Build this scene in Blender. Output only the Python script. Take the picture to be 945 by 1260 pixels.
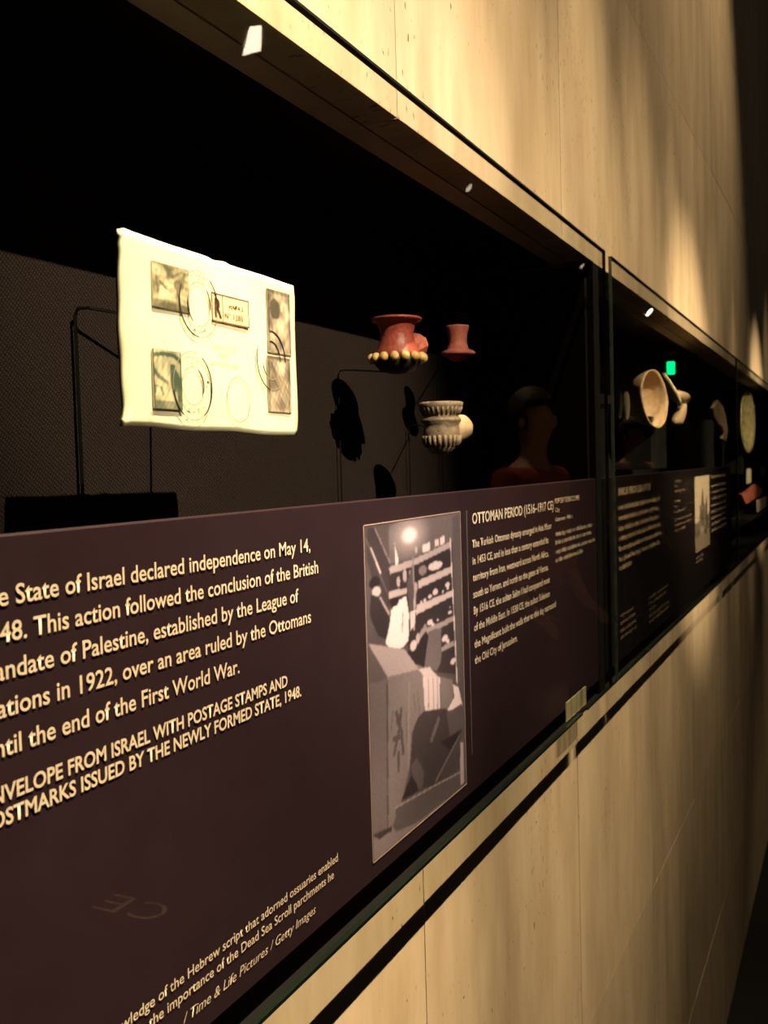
import bpy, bmesh, math, random
import numpy as np
from mathutils import Vector, Matrix
for o in list(bpy.data.objects): bpy.data.objects.remove(o)
C = bpy.context.scene.collection
S = bpy.context.scene
EYE = 1.45            # height of the camera above the floor; wall face is the plane y = 0.30
# ------------------------------------------------------------------ camera
cam_d = bpy.data.cameras.new('camera'); cam = bpy.data.objects.new('camera', cam_d); C.objects.link(cam)
AX = ((0.43978, -0.89768, -0.02754), (0.05438, -0.004, 0.99851), (0.89646, 0.44063, -0.04705))
FPX = 1180.0
Mx = Matrix((AX[0], AX[1], tuple(-v for v in AX[2]))).transposed().to_4x4()
Mx.translation = (0, 0, EYE)
cam.matrix_world = Mx
cam_d.sensor_fit = 'VERTICAL'; cam_d.sensor_height = 36; cam_d.sensor_width = 27
cam_d.lens = FPX * 36 / 1260
cam_d.clip_start = .01; cam_d.clip_end = 60
cam_d.dof.use_dof = True; cam_d.dof.focus_distance = .62; cam_d.dof.aperture_fstop = 19
S.camera = cam
def at(px, py, y):
    """point of the plane y seen at that spot of the photograph"""
    a, b = (px - 472.5) / FPX, -(py - 630) / FPX
    d = [AX[0][i] * a + AX[1][i] * b + AX[2][i] for i in range(3)]
    t = y / d[1]
    return Vector((d[0] * t, y, d[2] * t + EYE))
# ------------------------------------------------------------------ world, exposure
S.view_settings.view_transform = 'Standard'; S.view_settings.look = 'None'
S.view_settings.exposure = 0.0; S.view_settings.gamma = 1.0; S.view_settings.use_curve_mapping = False
wd = bpy.data.worlds.new('dark_gallery'); S.world = wd; wd.use_nodes = True
wd.node_tree.nodes['Background'].inputs[0].default_value = (.9, .75, .6, 1)
wd.node_tree.nodes['Background'].inputs[1].default_value = .004
# ------------------------------------------------------------------ lights (ceiling spots read off reflections and shadows, plus added fills)
WARM = (1.0, .74, .42)
def spot(name, loc, target, power, size, blend=.6, radius=.015, col=WARM):
    l = bpy.data.lights.new(name, 'SPOT'); l.energy = power; l.spot_size = math.radians(size); l.spot_blend = blend
    l.shadow_soft_size = radius; l.color = col
    o = bpy.data.objects.new(name, l); C.objects.link(o); o.location = loc
    o.rotation_euler = (Vector(target) - Vector(loc)).to_track_quat('-Z', 'Y').to_euler()
    return o
CEIL = EYE + 2.2
GY = -.40             # wall-washing spots hang 0.7 m out from the stone
GRAZE = [  # x, aim x, aim height, power, cone, blend
    (.12, .12, -.30, 480, 22, 1), (.44, .44, -.36, 1050, 18, 1), (.86, .86, -.12, 460, 19, 1), (1.2, 1.2, -.08, 370, 18, 1), (1.54, 1.54, -.06, 240, 17, 1),
    (1.84, 1.84, .03, 150, 13, 1), (2.12, 2.12, -.02, 75, 13, 1), (2.42, 2.42, .04, 85, 13, 1), (2.86, 2.84, .04, 95, 9, 1), (3.3, 3.3, .03, 95, 9, 1), (3.95, 3.95, -.05, 90, 15, 1), (4.9, 4.9, -.05, 70, 16, 1),
    (.7, .7, .5, 60, 54, 1), (1.6, 1.6, .55, 70, 56, 1), (2.5, 2.45, .6, 80, 56, 1)]  # wide cones: fill added to brighten the upper wall
for x, ax, az, p, c, bl in GRAZE:
    spot('wall_graze_and_fill_light', (x, GY, CEIL - .06), (ax, .30, EYE + az), p, c, bl, .008)
TRACK_Y = -2.06
LAMPX = [-.65, 4.05, 7.0, 10.4, 14.2]
spot('track_and_fill_light', (-.65, TRACK_Y, CEIL - .1), (.64, .36, EYE + .155), 1000, 12.6, .85, .012, (1, .80, .55))
spot('track_and_fill_light', (1.15, TRACK_Y, CEIL - .1), (2.1, .36, EYE + .0), 1050, 14, 1, .012)
spot('track_and_fill_light', (2.6, TRACK_Y, CEIL - .1), (3.6, .36, EYE + .03), 1100, 12, 1, .012)
spot('track_and_fill_light', (3.7, -1.25, CEIL - .1), (3.7, -.5, EYE - .1), 72, 24, 1, .02)  # added lamp off the track, brightens the nearer visitor
spot('track_and_fill_light', (7.2, -1.5, CEIL - .1), (7.1, -.8, EYE - .1), 72, 24, 1, .02)  # second added lamp, brightens the farther visitor
spot('rail_fill_light', (1.1, -.95, CEIL - .1), (1.1, -.42, EYE - .65), 110, 12, .8, .02)  # added lamp, lifts the rail letters so they show mirrored
# ------------------------------------------------------------------ helpers
def link(name, me, mat=None, parent=None, smooth=False):
    o = bpy.data.objects.new(name, me); C.objects.link(o)
    if mat: me.materials.append(mat)
    if parent: o.parent = parent
    if smooth:
        for p in me.polygons: p.use_smooth = True
    return o
def obj(name, bm, mat=None, parent=None, smooth=False):
    """mesh from bmesh given in world space; parents are unrotated, so only the offset is removed"""
    if parent:
        off = Vector(parent.location); p = parent.parent
        while p: off += Vector(p.location); p = p.parent
        for v in bm.verts: v.co -= off
    me = bpy.data.meshes.new(name); bmesh.ops.recalc_face_normals(bm, faces=bm.faces) 
    bm.to_mesh(me); bm.free()
    return link(name, me, mat, parent, smooth)
def tag(o, label=None, cat=None, group=None, kind=None):
    if label: o['label'] = label
    if cat: o['category'] = cat
    if group: o['group'] = group
    if kind: o['kind'] = kind
    return o
def empty(name, loc, label=None, cat=None, group=None, kind=None):
    o = bpy.data.objects.new(name, None); C.objects.link(o); o.location = loc; o.empty_display_size = .02
    return tag(o, label, cat, group, kind)
def box(bm, x0, x1, y0, y1, z0, z1, bev=0):
    vs = [bm.verts.new(p) for p in ((x0,y0,z0),(x1,y0,z0),(x1,y1,z0),(x0,y1,z0),(x0,y0,z1),(x1,y0,z1),(x1,y1,z1),(x0,y1,z1))]
    for f in ((0,3,2,1),(4,5,6,7),(0,1,5,4),(1,2,6,5),(2,3,7,6),(3,0,4,7)): bm.faces.new([vs[i] for i in f])
    if bev:
        es = list({e for v in vs for e in v.link_edges})
        bmesh.ops.bevel(bm, geom=es, offset=bev, segments=1, affect='EDGES')
    return bm
def bx(*a, **k): return box(bmesh.new(), *a, **k)
def lathe(bm, prof, n=32, M=Matrix(), wob=0, seed=0):
    """revolve (r, z) pairs about the local Z axis"""
    rnd = random.Random(seed); rings = []
    ph = [rnd.uniform(0, 6.28) for _ in range(4)]
    for r, z in prof:
        ring = []
        for i in range(n):
            a = 2 * math.pi * i / n
            rr = r * (1 + wob * (math.sin(2 * a + ph[0]) + .6 * math.sin(5 * a + ph[1] + z * 90) + .4 * math.sin(9 * a + ph[2])))
            ring.append(bm.verts.new(M @ Vector((rr * math.cos(a), rr * math.sin(a), z))))
        rings.append(ring)
    for a, b in zip(rings, rings[1:]):
        for i in range(n): bm.faces.new((a[i], a[(i + 1) % n], b[(i + 1) % n], b[i]))
    bm.faces.new(rings[0][::-1]); bm.faces.new(rings[-1])
    return bm
def tube(bm, pts, r, n=8, closed=False):
    pts = [Vector(p) for p in pts]; rings = []
    N = len(pts)
    for i, p in enumerate(pts):
        a = pts[(i - 1) % N] if (i or closed) else p; b = pts[(i + 1) % N] if (i < N - 1 or closed) else p
        t = (b - a).normalized(); u = t.orthogonal() if abs(t.y) > .95 else t.cross(Vector((0, 1, 0))); u.normalize(); w = t.cross(u)
        rr = r[i] if isinstance(r, (list, tuple)) else r
        rings.append([bm.verts.new(p + rr * (math.cos(6.2832 * k / n) * u + math.sin(6.2832 * k / n) * w)) for k in range(n)])
    for i in range(N if closed else N - 1):
        a, b = rings[i], rings[(i + 1) % N]
        for k in range(n): bm.faces.new((a[k], a[(k + 1) % n], b[(k + 1) % n], b[k]))
    if not closed: bm.faces.new(rings[0][::-1]); bm.faces.new(rings[-1])
    return bm
def ball(bm, c, r, sx=1, sy=1, sz=1, sub=2):
    M = Matrix.Translation(c) @ Matrix.Diagonal((sx, sy, sz, 1))
    bmesh.ops.create_icosphere(bm, subdivisions=sub, radius=r, matrix=M); return bm
# ------------------------------------------------------------------ materials
def mat(name, col, rough=.6, metal=0, spec=.5, coat=0, emit=None, es=0):
    m = bpy.data.materials.new(name); m.use_nodes = True; b = m.node_tree.nodes['Principled BSDF']
    b.inputs['Base Color'].default_value = (*col, 1); b.inputs['Roughness'].default_value = rough
    b.inputs['Metallic'].default_value = metal; b.inputs['Specular IOR Level'].default_value = spec
    b.inputs['Coat Weight'].default_value = coat
    if emit: b.inputs['Emission Color'].default_value = (*emit, 1); b.inputs['Emission Strength'].default_value = es
    return m
def N(m, t, **k):
    n = m.node_tree.nodes.new(t)
    for a, v in k.items():
        if a.startswith('i_'): n.inputs[a[2:].replace('_', ' ')].default_value = v
        else: setattr(n, a, v)
    return n
def L(m, a, b): m.node_tree.links.new(a, b)
def ramp(m, fac, stops):
    r = N(m, 'ShaderNodeValToRGB'); e = r.color_ramp.elements
    while len(e) < len(stops): e.new(.5)
    for el, (p, c) in zip(e, stops): el.position = p; el.color = (*c, 1) if len(c) == 3 else c
    L(m, fac, r.inputs[0]); return r
def pos(m, scale=(1, 1, 1), rot=(0, 0, 0)):
    g = N(m, 'ShaderNodeNewGeometry'); mp = N(m, 'ShaderNodeMapping'); mp.inputs['Scale'].default_value = scale; mp.inputs['Rotation'].default_value = rot
    L(m, g.outputs['Position'], mp.inputs['Vector']); return mp.outputs[0]
def noise(m, vec, scale, detail=3, rough=.5):
    n = N(m, 'ShaderNodeTexNoise'); n.inputs['Scale'].default_value = scale; n.inputs['Detail'].default_value = detail; n.inputs['Roughness'].default_value = rough
    L(m, vec, n.inputs['Vector']); return n.outputs['Fac']
def mixc(m, fac, a, b, mode='MIX'):
    x = N(m, 'ShaderNodeMix', data_type='RGBA', blend_type=mode)
    for s, v in ((x.inputs[0], fac), (x.inputs[6], a), (x.inputs[7], b)):
        if isinstance(v, (float, int)): s.default_value = v
        elif isinstance(v, tuple): s.default_value = (*v, 1)
        else: L(m, v, s)
    return x.outputs[2]
def bump(m, h, strength, dist):
    b = N(m, 'ShaderNodeBump'); b.inputs['Strength'].default_value = strength; b.inputs['Distance'].default_value = dist
    L(m, h, b.inputs['Height']); L(m, b.outputs[0], m.node_tree.nodes['Principled BSDF'].inputs['Normal'])
def travertine():
    m = mat('travertine', (.6, .5, .36), .62); B = m.node_tree.nodes['Principled BSDF']
    oi = N(m, 'ShaderNodeObjectInfo')
    base = noise(m, pos(m, (5, 1, 1.1)), 3.0, 5, .6)
    r1 = ramp(m, base, [(.3, (.47, .365, .245)), (.5, (.57, .46, .325)), (.7, (.64, .54, .40))])
    veins = noise(m, pos(m, (34, 1, 7), (0, .05, 0)), 1.0, 5, .6)
    r2 = ramp(m, veins, [(.35, (.93, .91, .885)), (.6, (1.03, 1.03, 1.03))])
    c = mixc(m, 1.0, r1.outputs[0], r2.outputs[0], 'MULTIPLY')
    # vertical pits, clustered
    p = noise(m, pos(m, (300, 60, 85), (0, .15, 0)), 1.0, 2, .4)
    cl = noise(m, pos(m, (9, 1, 4)), 1.0, 2)
    ad = N(m, 'ShaderNodeMath', operation='MULTIPLY_ADD'); ad.inputs[1].default_value = .27; L(m, cl, ad.inputs[0]); L(m, p, ad.inputs[2])
    pit = ramp(m, ad.outputs[0], [(.83, (0, 0, 0)), (.865, (1, 1, 1))])
    c = mixc(m, pit.outputs[0], c, (.17, .105, .05))
    v = N(m, 'ShaderNodeMapRange'); v.inputs['To Min'].default_value = .93; v.inputs['To Max'].default_value = 1.05; L(m, oi.outputs['Random'], v.inputs[0])
    c = mixc(m, 1.0, c, v.outputs[0], 'MULTIPLY')
    L(m, c, B.inputs['Base Color'])
    inv = N(m, 'ShaderNodeMath', operation='MULTIPLY_ADD'); inv.inputs[1].default_value = -1.0; L(m, pit.outputs[0], inv.inputs[0]); L(m, base, inv.inputs[2])
    fn = noise(m, pos(m, (120, 60, 60)), 1.0, 4, .6)
    ad2 = N(m, 'ShaderNodeMath', operation='MULTIPLY_ADD'); ad2.inputs[1].default_value = .22; L(m, fn, ad2.inputs[0]); L(m, inv.outputs[0], ad2.inputs[2])
    bump(m, ad2.outputs[0], .35, .0012)
    return m
def fabric():
    m = mat('woven_fabric', (.04, .03, .025), .9, spec=.1); B = m.node_tree.nodes['Principled BSDF']
    w1 = N(m, 'ShaderNodeTexWave', wave_type='BANDS', bands_direction='X'); w1.inputs['Scale'].default_value = 130; w1.inputs['Distortion'].default_value = 1.6; w1.inputs['Detail Scale'].default_value = 2
    L(m, pos(m, (1, 1, 1), (0, .9, 0)), w1.inputs['Vector'])
    w2 = N(m, 'ShaderNodeTexWave', wave_type='BANDS', bands_direction='X'); w2.inputs['Scale'].default_value = 170; w2.inputs['Distortion'].default_value = 2
    L(m, pos(m, (1, 1, 1), (0, -.6, 0)), w2.inputs['Vector'])
    nz = noise(m, pos(m, (1, 1, 1)), 600, 2)
    mu = N(m, 'ShaderNodeMath', operation='MULTIPLY'); L(m, w1.outputs['Fac'], mu.inputs[0]); L(m, w2.outputs['Fac'], mu.inputs[1])
    m2 = N(m, 'ShaderNodeMath', operation='MULTIPLY_ADD'); m2.inputs[1].default_value = .5; L(m, nz, m2.inputs[0]); L(m, mu.outputs[0], m2.inputs[2])
    r = ramp(m, m2.outputs[0], [(.15, (.010, .007, .0065)), (.9, (.044, .029, .026))])
    L(m, r.outputs[0], B.inputs['Base Color']); bump(m, m2.outputs[0], .5, .0006)
    return m
def noisy(name, c1, c2, scale, rough=.6, bs=.3, bd=.0008, spec=.4, stretch=(1, 1, 1), coat=0):
    m = mat(name, c1, rough, spec=spec, coat=coat); n = noise(m, pos(m, stretch), scale, 5, .6)
    r = ramp(m, n, [(.32, c1), (.68, c2)]); L(m, r.outputs[0], m.node_tree.nodes['Principled BSDF'].inputs['Base Color']); bump(m, n, bs, bd); return m
def glass():
    """clear sheet: mirror share after Schlick from the angle to the surface, the rest passes with a faint green tint"""
    m = bpy.data.materials.new('clear_glass'); m.use_nodes = True; nt = m.node_tree; nt.nodes.clear()
    out = nt.nodes.new('ShaderNodeOutputMaterial'); mx = nt.nodes.new('ShaderNodeMixShader'); tr = nt.nodes.new('ShaderNodeBsdfTransparent'); gl = nt.nodes.new('ShaderNodeBsdfGlossy')
    tr.inputs[0].default_value = (.955, .97, .955, 1); gl.inputs['Roughness'].default_value = .012; gl.inputs[0].default_value = (1, 1, 1, 1)
    g = nt.nodes.new('ShaderNodeNewGeometry'); d = nt.nodes.new('ShaderNodeVectorMath'); d.operation = 'DOT_PRODUCT'
    L(m, g.outputs['Incoming'], d.inputs[0]); L(m, g.outputs['Normal'], d.inputs[1])
    ab = N(m, 'ShaderNodeMath', operation='ABSOLUTE'); L(m, d.outputs['Value'], ab.inputs[0])
    s1 = N(m, 'ShaderNodeMath', operation='SUBTRACT'); s1.inputs[0].default_value = 1; L(m, ab.outputs[0], s1.inputs[1])
    pw = N(m, 'ShaderNodeMath', operation='POWER'); pw.inputs[1].default_value = 5; L(m, s1.outputs[0], pw.inputs[0])
    f = N(m, 'ShaderNodeMath', operation='MULTIPLY_ADD'); f.inputs[1].default_value = .75; f.inputs[2].default_value = .06; L(m, pw.outputs[0], f.inputs[0])
    nb = N(m, 'ShaderNodeMath', operation='SUBTRACT'); nb.inputs[0].default_value = 1; L(m, g.outputs['Backfacing'], nb.inputs[1])
    f2 = N(m, 'ShaderNodeMath', operation='MULTIPLY'); L(m, f.outputs[0], f2.inputs[0]); L(m, nb.outputs[0], f2.inputs[1]); L(m, f2.outputs[0], mx.inputs[0]); L(m, tr.outputs[0], mx.inputs[1]); L(m, gl.outputs[0], mx.inputs[2]); L(m, mx.outputs[0], out.inputs[0])
    return m
def vcol(name, rough=.5):
    m = mat(name, (.5, .5, .5), rough); a = N(m, 'ShaderNodeVertexColor'); a.layer_name = 'print'
    L(m, a.outputs[0], m.node_tree.nodes['Principled BSDF'].inputs['Base Color']); return m
M_stone = travertine(); M_fabric = fabric(); M_glass = glass()
M_black = mat('black_lacquer', (.006, .006, .007), .55, spec=.25)
M_edge = mat('dark_green_glass_edge', (.005, .009, .007), .15, spec=.6)
M_pale_edge = noisy('polished_glass_edge', (.05, .07, .06), (.11, .15, .13), 60, .2, .1, .0004, .7)
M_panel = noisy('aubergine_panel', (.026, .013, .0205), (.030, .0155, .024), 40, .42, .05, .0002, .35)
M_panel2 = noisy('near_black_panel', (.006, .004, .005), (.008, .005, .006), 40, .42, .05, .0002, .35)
M_text = mat('cream_lettering', (.80, .665, .56), .6)
M_textdim = mat('tan_lettering', (.62, .47, .33), .6)
M_rule = mat('thin_rule', (.16, .14, .15), .5)
M_metal = mat('black_metal', (.012, .011, .010), .35, metal=.6)
M_paper = noisy('aged_paper', (.88, .82, .60), (.93, .88, .69), 30, .8, .15, .0006, .2)
M_ink = mat('black_ink', (.012, .010, .009), .7)
M_inkfaint = mat('faint_ink', (.33, .29, .20), .8)
M_inkred = mat('red_brown_ink', (.25, .10, .055), .7)
M_labelpaper = mat('label_paper', (.84, .72, .45), .8)
M_red = noisy('red_slipped_clay', (.24, .040, .030), (.38, .080, .055), 260, .42, .5, .0012, .5)
M_redlight = noisy('pink_red_clay', (.36, .09, .065), (.48, .14, .10), 220, .6, .4, .001)
M_gold = noisy('gilded_clay', (.70, .42, .13), (.88, .60, .26), 300, .16, .2, .0006, .9, coat=.6)
M_grey = noisy('grey_tan_clay', (.17, .125, .085), (.33, .24, .165), 240, .7, .6, .0016)
M_buff = noisy('buff_pottery', (.50, .33, .20), (.66, .48, .32), 120, .7, .4, .0015)
M_cream = noisy('cream_pottery', (.66, .56, .36), (.80, .72, .50), 90, .6, .3, .001)
M_glaze = noisy('green_glazed_pottery', (.22, .19, .09), (.42, .36, .20), 50, .18, .2, .001, .7, coat=.5)
M_reflection = bpy.data.materials.new('wall_reflection_sheet'); M_reflection.use_nodes = True
_n = M_reflection.node_tree; _b = _n.nodes['Principled BSDF']; _b.inputs['Base Color'].default_value = (.8, .72, .5, 1); _b.inputs['Alpha'].default_value = .33; _b.inputs['Roughness'].default_value = .4  # pale see-through colour imitating the mirrored lit wall
M_card = mat('white_card', (.55, .48, .40), .7)
# ------------------------------------------------------------------ lettering
FONTW = {}
def text_mesh(s, off=.0):
    cu = bpy.data.curves.new('t', 'FONT'); cu.body = s; cu.size = 1; cu.offset = off; cu.resolution_u = 3
    o = bpy.data.objects.new('t', cu); C.objects.link(o)
    me = bpy.data.meshes.new_from_object(o.evaluated_get(bpy.context.evaluated_depsgraph_get()))
    bpy.data.objects.remove(o); bpy.data.curves.remove(cu)
    return me
def extent(me):
    xs = [v.co.x for v in me.vertices]; return min(xs), max(xs)
def text(s, prefix, xa, xb, z, cap, y, m, parent, off=.012, shear=0, name='lettering'):
    """s runs from xa to xb on the baseline z with capital height cap; prefix continues it to the left at the same scale"""
    me = text_mesh(prefix + s, off); a1, b1 = extent(me)
    if prefix: sm = text_mesh(s, off); a, b = extent(sm); w = b - a; bpy.data.meshes.remove(sm)
    else: w = b1 - a1
    k = (xb - xa) / w; v = cap / .73
    base = world_of(parent)
    for q in me.vertices:
        q.co = Vector((xb - (b1 - q.co.x) * k + shear * q.co.y * v, y, EYE + z + q.co.y * v)) - base
    me.materials.clear(); me.name = name
    o = link(name, me, m, parent); return o
def world_of(o):
    v = Vector((0, 0, 0))
    while o: v += Vector(o.location); o = o.parent
    return v
def scribble(xa, xb, z, h, y, m, parent, rnd, bold=1.0, name='small_print'):
    """a line of print too small to read: short upright and round strokes grouped into words"""
    bm = bmesh.new(); x = xa; w = h * .16 * bold
    def q(x0, x1, z0, z1, s=0):
        bm.faces.new([bm.verts.new((a, y, EYE + c)) for a, c in ((x0, z0), (x1, z0), (x1 + s, z1), (x0 + s, z1))])
    left = rnd.randint(2, 8)
    while x < xb - h * .4:
        if left <= 0: x += h * .45; left = rnd.randint(2, 9); continue
        t = rnd.random(); cw = h * rnd.uniform(.38, .55)
        hh = h if t < .3 else h * .68
        q(x, x + w, z, z + hh)
        if t < .75:
            q(x + cw - w, x + cw, z, z + h * .66); q(x + w, x + cw - w, z + h * .66 - w * .9, z + h * .66)
            if t < .45: q(x + w, x + cw - w, z, z + w * .9)
        if t > .92: q(x, x + w, z - h * .25, z)
        x += cw + h * .17; left -= 1
    return obj(name, bm, m, parent)
# ------------------------------------------------------------------ setting
YW = .30
wall = empty('wall_left', (0, YW, 0), kind='structure')
def tile(x0, x1, z0, z1, k=0):
    g = .0007
    bm = bx(x0 + g, x1 - g, YW + k, YW + .028, z0 + g, z1 - g)
    return obj('stone_panel', bm, M_stone, wall)
rnd = random.Random(4)
NT, NB = .2545, -.3065                     # niche top and bottom, relative to the eye
rows_up = [NT, .675, 1.095, 1.515, 1.935, 2.2]
for a, b in zip(rows_up, rows_up[1:]):
    for k in range(-3, 15): tile(.651 + .441 * k, .651 + .441 * (k + 1), EYE + a, EYE + b, rnd.uniform(0, .0005))
rows_lo = [-1.45, -1.12, -.7035, NB]
for a, b in zip(rows_lo, rows_lo[1:]):
    for k in range(-3, 14): tile(.662 + .4565 * k, .662 + .4565 * (k + 1), EYE + a, EYE + b, rnd.uniform(0, .0005))
bm = bx(-1.0, 7, YW + .03, YW + .06, EYE + NT + .01, CEIL + .02); box(bm, -1.0, 7, YW + .03, YW + .06, 0, EYE + NB - .01)
obj('grout_backing', bm, mat('brown_grout', (.10, .065, .035), .9), wall)
tag(obj('floor', bx(-1.6, 24, -3.7, .6, -.05, 0), noisy('dark_carpet', (.006, .0055, .006), (.012, .010, .010), 200, .95, .3, .002)), kind='structure')
tag(obj('ceiling', bx(-1.6, 24, -3.7, .6, CEIL + .0, CEIL + .05), mat('black_ceiling', (.01, .009, .009), .9)), kind='structure')
M_dw = mat('dark_paint', (.012, .010, .010), .8)
tag(obj('wall_right', bx(-1.6, 24, -3.75, -3.7, 0, CEIL), M_dw), kind='structure')
tag(obj('wall_back', bx(-1.65, -1.6, -3.7, .6, 0, CEIL), M_dw), kind='structure')
tag(obj('wall_front', bx(24, 24.05, -3.7, .6, 0, CEIL), M_dw), kind='structure')
tag(obj('wall_left_far', bx(7.0, 24, .301, .36, 0, CEIL), M_dw), kind='structure')
# ------------------------------------------------------------------ display cases
M_lining = noisy('brown_stone_lining', (.62, .48, .36), (.74, .60, .46), 30, .8)
M_seal = mat('grey_silicone_seal', (.22, .20, .17), .4)
YG = .285; YB = .45
TOPG, BOTG = .264, -.2915
def case(x0, x1, label, div_l=False, div_r=False, gaps=()):
    t = empty('display_case', ((x0 + x1) / 2, YB, EYE + NB), label, 'display case', 'glass-fronted wall cases along the stone wall')
    obj('back_panel', bx(x0, x1, YB, YB + .012, EYE + NB, EYE + NT), M_fabric if x0 < 0 else M_black, t)
    obj('soffit_lining', bx(x0, x1, YW + .0285, .35, EYE + NT - .0005, EYE + NT + .004), M_lining, t)
    obj('soffit', bx(x0, x1, .3505, YB, EYE + NT, EYE + NT + .012), M_black, t)
    obj('case_floor', bx(x0, x1, YW - .0002, YB, EYE + NB - .0008, EYE + NB + .002), M_black, t)
    for f, xx in ((div_l, x0), (div_r, x1 - .012)):
        if f: obj('end_panel', bx(xx, xx + .012, YW + .008, YB, EYE + NB, EYE + NT), M_black, t)
    gx0, gx1 = x0 + .003, x1 - .003
    g = obj('front_glass', bx(gx0, gx1, YG - .002, YG + .002, EYE + BOTG, EYE + TOPG), M_glass, t)
    obj('top_edge', bx(gx0, gx1, YG - .0023, YG + .0023, EYE + TOPG, EYE + TOPG + .0018), M_black, g)
    xs = [gx0] + [v for q in gaps for v in q] + [gx1 + (.0318 if div_l and div_r else 0)]
    for a, b in zip(xs[::2], xs[1::2]):
        obj('bottom_edge', bx(a, b, YG - .0019, YG + .0019, EYE + BOTG - .0015, EYE + BOTG + .001), M_edge, g)
    obj('side_edge', bx(gx0 - .0012, gx0, YG - .002, YG + .002, EYE + BOTG, EYE + TOPG), M_pale_edge, g)
    obj('side_edge', bx(gx1, gx1 + .0012, YG - .002, YG + .002, EYE + BOTG, EYE + TOPG), M_edge, g)
    for a, b in gaps:
        bm = bx(a + .002, b - .002, YG + .0024, YW - .0004, EYE + BOTG - .002, EYE + BOTG + .03, bev=.001)
        obj('glass_clip', bm, M_glass, t)
    if x0 < 0: obj('corner_seal', bx(x1 - .0135, x1 - .0125, YW + .008, YB - .001, EYE + NT - .006, EYE + NT - .0015), M_seal, t)
    if gaps and x0 < 0:
        for i in range(4):
            q = 1.031 + i * .0225
            obj('clip_reflection', bx(q, q + .0195, .2878, .2892, EYE - .2885, EYE - .267, bev=.0004), M_reflection, t)  # pale tabs stand in for the lit wall's reflection at the clip
    return t
c1 = case(-.70, 1.235, 'nearest glass display case in the stone wall, holding the envelope and clay pipe bowls', True, True, ((1.083, 1.106),))
c2 = case(1.265, 2.746, 'second glass display case, holding bowls above a near-black text panel', True, False, ((2.47, 2.52),))
c3 = case(2.756, 5.2, 'farthest glass display case at the right edge, holding an upright green dish', False, True)
# jamb between the first two cases
for z0, z1 in ((NB, NT),):
    tag(obj('trim_1', bx(1.2352, 1.2648, YW, YB + .012, EYE + NB, EYE + NT), M_black), kind='structure')
# ------------------------------------------------------------------ printed picture helper (flat print on a fine grid)
def raster(ops, w, h, base=.4):
    uu, vv = np.meshgrid((np.arange(w) + .5) / w, (np.arange(h) + .5) / h); A = np.full((h, w), base); asp = h / w * ASP
    for op in ops:
        k, pts, val = op[0], op[1], op[2]
        if k == 'p':
            inside = np.zeros((h, w), bool); n = len(pts)
            for i in range(n):
                (x1, y1), (x2, y2) = pts[i], pts[(i + 1) % n]
                if y1 == y2: continue
                c = ((y1 > vv) != (y2 > vv)) & (uu < (x2 - x1) * (vv - y1) / (y2 - y1) + x1); inside ^= c
            A[inside] = val
        elif k in 'eg':
            (cx, cy), (rx, ry) = pts; d = np.sqrt(((uu - cx) / rx) ** 2 + ((vv - cy) / ry) ** 2)
            if k == 'e': A[d < 1] = val
            else: A = A + val * np.clip(1 - d, 0, 1) ** 1.3
        else:
            hw = op[3] / 2
            for (x1, y1), (x2, y2) in zip(pts, pts[1:]):
                dx, dy = x2 - x1, (y2 - y1) * ASP; L2 = dx * dx + dy * dy + 1e-9
                t = np.clip(((uu - x1) * dx + (vv - y1) * ASP * dy) / L2, 0, 1)
                A[np.hypot(uu - x1 - t * dx, (vv - y1) * ASP - t * dy) < hw] = val
    return A
ASP = 1.33
def picture(name, x0, x1, z0, z1, y, A, dark, light, m, parent, skew=0, mid=None):
    """flat print: A (rows from the top) maps dark..light on a grid of faces"""
    h, w = A.shape; base = world_of(parent)
    xs = np.linspace(x0, x1, w); zs = np.linspace(z1, z0, h)
    co = [(x - base.x, y - base.y, EYE + z - base.z) for z in zs for x in xs]
    fs = [(j * w + i, (j + 1) * w + i, (j + 1) * w + i + 1, j * w + i + 1) for j in range(h - 1) for i in range(w - 1)]
    me = bpy.data.meshes.new(name); me.from_pydata(co, [], fs)
    at_ = me.color_attributes.new('print', 'FLOAT_COLOR', 'POINT')
    a = np.clip(A, 0, 1).reshape(-1, 1); d, l = np.array(dark), np.array(light)
    rgb = d + (l - d) * a ** 1.95
    at_.data.foreach_set('color', np.hstack([rgb, np.ones((len(a), 1))]).ravel())
    return link(name, me, m, parent)
M_print = vcol('printed_picture', .6)
rg = np.random.default_rng(3)
def soften(A, n=1):
    for _ in range(n):
        P_ = np.pad(A, 1, mode='edge'); A = (P_[1:-1, 1:-1] * 2 + P_[:-2, 1:-1] + P_[2:, 1:-1] + P_[1:-1, :-2] + P_[1:-1, 2:]) / 6
    return A
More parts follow.
